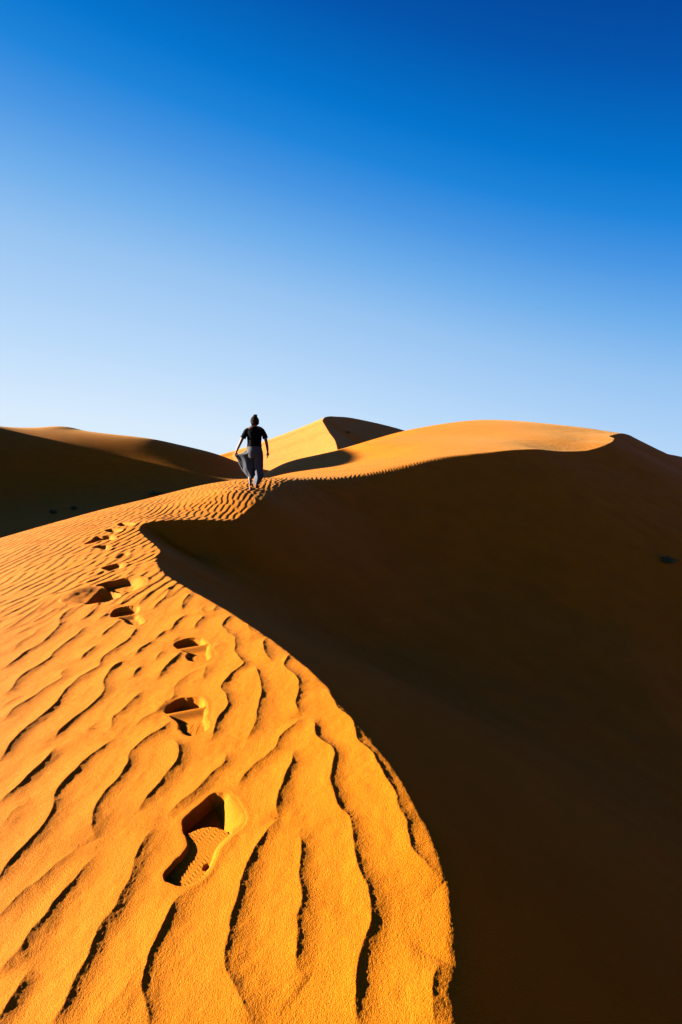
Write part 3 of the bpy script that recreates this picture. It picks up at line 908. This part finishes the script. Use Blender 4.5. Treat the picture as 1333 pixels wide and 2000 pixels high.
# trousers: hips, right leg streaming back, left leg pulled out sideways to the hand
tr = [tube([(0.0, 0.0, 1.02, 0.150, 0.112), (0.0, 0.0, 0.95, 0.165, 0.125), (0.0, -0.005, 0.86, 0.182, 0.135), (0.01, 0.0, 0.78, 0.180, 0.130), (0.02, 0.0, 0.72, 0.160, 0.11)], 28, 4, 0.012, 6, 2),
      tube([(0.075, 0.0, 0.88, 0.110, 0.120), (0.080, 0.01, 0.72, 0.112, 0.125), (0.086, 0.02, 0.55, 0.104, 0.120), (0.088, -0.02, 0.40, 0.094, 0.125), (0.080, -0.07, 0.28, 0.086, 0.125), (0.055, -0.10, 0.20, 0.075, 0.110), (0.03, -0.13, 0.13, 0.060, 0.090)], 28, 5, 0.12, 4, 3),
      tube([(-0.075, 0.0, 0.90, 0.105, 0.115), (-0.12, 0.01, 0.835, 0.155, 0.115), (-0.215, 0.04, 0.785, 0.222, 0.085), (-0.215, 0.04, 0.745, 0.208, 0.080), (-0.195, 0.035, 0.66, 0.180, 0.085),
            (-0.170, 0.03, 0.56, 0.160, 0.09), (-0.150, 0.03, 0.45, 0.132, 0.09), (-0.125, 0.03, 0.36, 0.100, 0.085), (-0.105, 0.03, 0.29, 0.065, 0.075), (-0.095, 0.03, 0.245, 0.040, 0.06)], 32, 5, 0.09, 5, 5, taperleft=0.75),
      # blown hem of the trailing leg
      tube([(0.11, -0.05, 0.42, 0.060, 0.05), (0.145, -0.09, 0.36, 0.055, 0.045), (0.150, -0.12, 0.30, 0.050, 0.03), (0.120, -0.13, 0.24, 0.045, 0.02)], 16, 4, 0.10, 3, 9)]
o = join("trousers", tr, M_trouser, person)
# hair: cap, loose bun on the crown, flyaway strands
def hair_mesh():
    bm = bmesh.new()
    rn = random.Random(4)
    bmesh.ops.create_uvsphere(bm, u_segments=32, v_segments=22, radius=1.0)
    for v in bm.verts:
        x, y, z = v.co
        k = 1.0 + 0.035 * math.sin(14 * x + 9 * z) + rn.uniform(-.012, .012)
        yy = y * 0.104
        if y > 0.35: yy = 0.35 * 0.104 + (y - 0.35) * 0.035
        zz = z * 0.122 if z > -0.55 else -0.55 * 0.122 + (z + 0.55) * 0.05
        v.co = (x * 0.096 * k, yy * k - 0.008, zz * k + 0.006)
    # cut the face free
    rm = [v for v in bm.verts if v.co.y > 0.045 and v.co.z < 0.07]
    bmesh.ops.delete(bm, geom=rm, context='VERTS')
    r = bmesh.ops.create_uvsphere(bm, u_segments=22, v_segments=16, radius=1.0)
    for v in r['verts']:
        x, y, z = v.co
        k = 1 + 0.10 * math.sin(7 * math.atan2(y, x) + 5 * z)
        v.co = (x * 0.046 * k + 0.004, y * 0.044 * k - 0.045, z * 0.040 * k + 0.116)
    for i in range(46):
        a = rn.uniform(0, 2 * math.pi); b = rn.uniform(0.0, 0.55)
        base = Vector((0.03 * math.cos(a) * math.cos(b) + 0.004, 0.03 * math.sin(a) * math.cos(b) - 0.035, 0.132 + 0.02 * math.sin(b))) if i < 30 else Vector((0.078 * math.cos(a), -0.07 * abs(math.sin(a)), rn.uniform(-0.05, 0.05)))
        dirv = Vector((math.cos(a) * .6 + 0.5, math.sin(a) * .6, rn.uniform(0.1, 1.0) if i < 30 else rn.uniform(-.6, .5))).normalized()
        L_ = rn.uniform(0.015, 0.040); sv = dirv.cross(Vector((0, 1, 0.1))).normalized() * 0.0020
        q = [base - sv, base + sv, base + dirv * L_ * .6 + sv + Vector((0.004, 0, 0)), base + dirv * L_ * .6 - sv + Vector((0.004, 0, 0)), base + dirv * L_ + Vector((0.014, 0, -0.004))]
        vs = [bm.verts.new(c) for c in q]
        bm.faces.new((vs[0], vs[1], vs[2], vs[3])); bm.faces.new((vs[3], vs[2], vs[4]))
    me = bpy.data.meshes.new("hair"); bm.to_mesh(me); bm.free()
    me.transform(Matrix.Translation((0.012, 0.030, 1.535)) @ Matrix.Rotation(rad(28), 4, 'Z') @ Matrix.Rotation(rad(-8), 4, 'X'))
    return me
o = join("hair", [hair_mesh()], M_hair, person)
px_, py_ = -1.96, 10.4
person.location = (px_, py_, float(zfun(px_ - 0.10, py_ + 0.05)[0]) - 0.012)
person.rotation_euler = (0, 0, rad(6))
print("person at", person.location)

# ------------------------------------------------------------------ desert shrubs
M_shrub = simple_mat("shrub_green", (0.055, 0.068, 0.034), 0.9, 0.4, 12.0)
M_twig = simple_mat("shrub_twig", (0.03, 0.02, 0.012), 0.9, 0.3, 12.0)
def shrub(x, y, w, h, seed, label):
    rn = random.Random(seed)
    root = bpy.data.objects.new("desert_shrub", None); link(root)
    root.location = (x, y, float(zfun(x, y)[0]) - 0.02)
    root["label"] = label; root["category"] = "shrub"; root["group"] = "low shrubs on the shaded sand"
    Vt, Ft, Vl, Fl = [], [], [], []
    for i in range(34):
        a = rn.uniform(0, 2 * math.pi); r_ = rn.random() ** 0.6 * w / 2; hh = h * (1 - 0.5 * (r_ / (w / 2)) ** 2) * rn.uniform(.6, 1.1)
        tip = Vector((math.cos(a) * r_, math.sin(a) * r_, hh)); base = Vector((math.cos(a) * r_ * .25, math.sin(a) * r_ * .25, 0))
        sv = Vector((-math.sin(a), math.cos(a), 0)) * 0.008
        n = len(Vt); Vt += [base - sv, base + sv, tip + sv * .3, tip - sv * .3]; Ft.append((n, n + 1, n + 2, n + 3))
        for k in range(16):
            p = base.lerp(tip, rn.uniform(.25, 1.0)) + Vector((rn.gauss(0, .03), rn.gauss(0, .03), rn.gauss(0, .02)))
            d = Vector((rn.gauss(0, 1), rn.gauss(0, 1), rn.uniform(.2, 1.2))).normalized() * rn.uniform(.04, .09)
            e = d.cross(Vector((rn.gauss(0, 1), rn.gauss(0, 1), rn.gauss(0, 1)))).normalized() * 0.012
            n = len(Vl); Vl += [p - e, p + d * .5 + e, p + d, p + d * .5 - e * 1.5]; Fl.append((n, n + 1, n + 2, n + 3))
    for nm, V_, F_, mt in (("stem", Vt, Ft, M_twig), ("foliage", Vl, Fl, M_shrub)):
        me = bpy.data.meshes.new(nm); me.from_pydata([tuple(v) for v in V_], [], F_); me.materials.append(mt)
        c = bpy.data.objects.new(nm, me); link(c); c.parent = root
def ground_hit(u, v, t0=1.0, t1=120.0):
    x, y, z = ray(u, v)
    t = np.geomspace(t0, t1, 1500)
    zt, _, _ = smooth_terrain(x * t, y * t)
    g = CAM_Z + z * t - zt
    i = int(np.argmax(g < 0)) if (g < 0).any() else len(t) - 1
    return x * t[i], y * t[i], t[i]
for k, (u, v, wpx, hpx, lab) in enumerate((
        (1305, 1106, 34, 13, "dark green shrub on the shaded slope at the right edge, below the long dark ridge"),
        (103, 1003, 14, 9, "small dark shrub in the shaded hollow, left of a pair beyond the lit slope"),
        (143, 996, 15, 9, "small upright shrub in the shaded hollow, right-hand one of the pair beyond the lit slope"),
        (302, 967, 34, 8, "wide low shrub in the shaded hollow to the left of the walking person"),
        (680, 847, 12, 5, "tiny dark shrub on the shaded side of the pointed dune"))):
    x_, y_, t_ = ground_hit(u, v)
    print("shrub", u, v, round(x_, 1), round(y_, 1), round(t_, 1))
    shrub(x_, y_, wpx / FPX * t_, hpx / FPX * t_, 50 + k, lab)
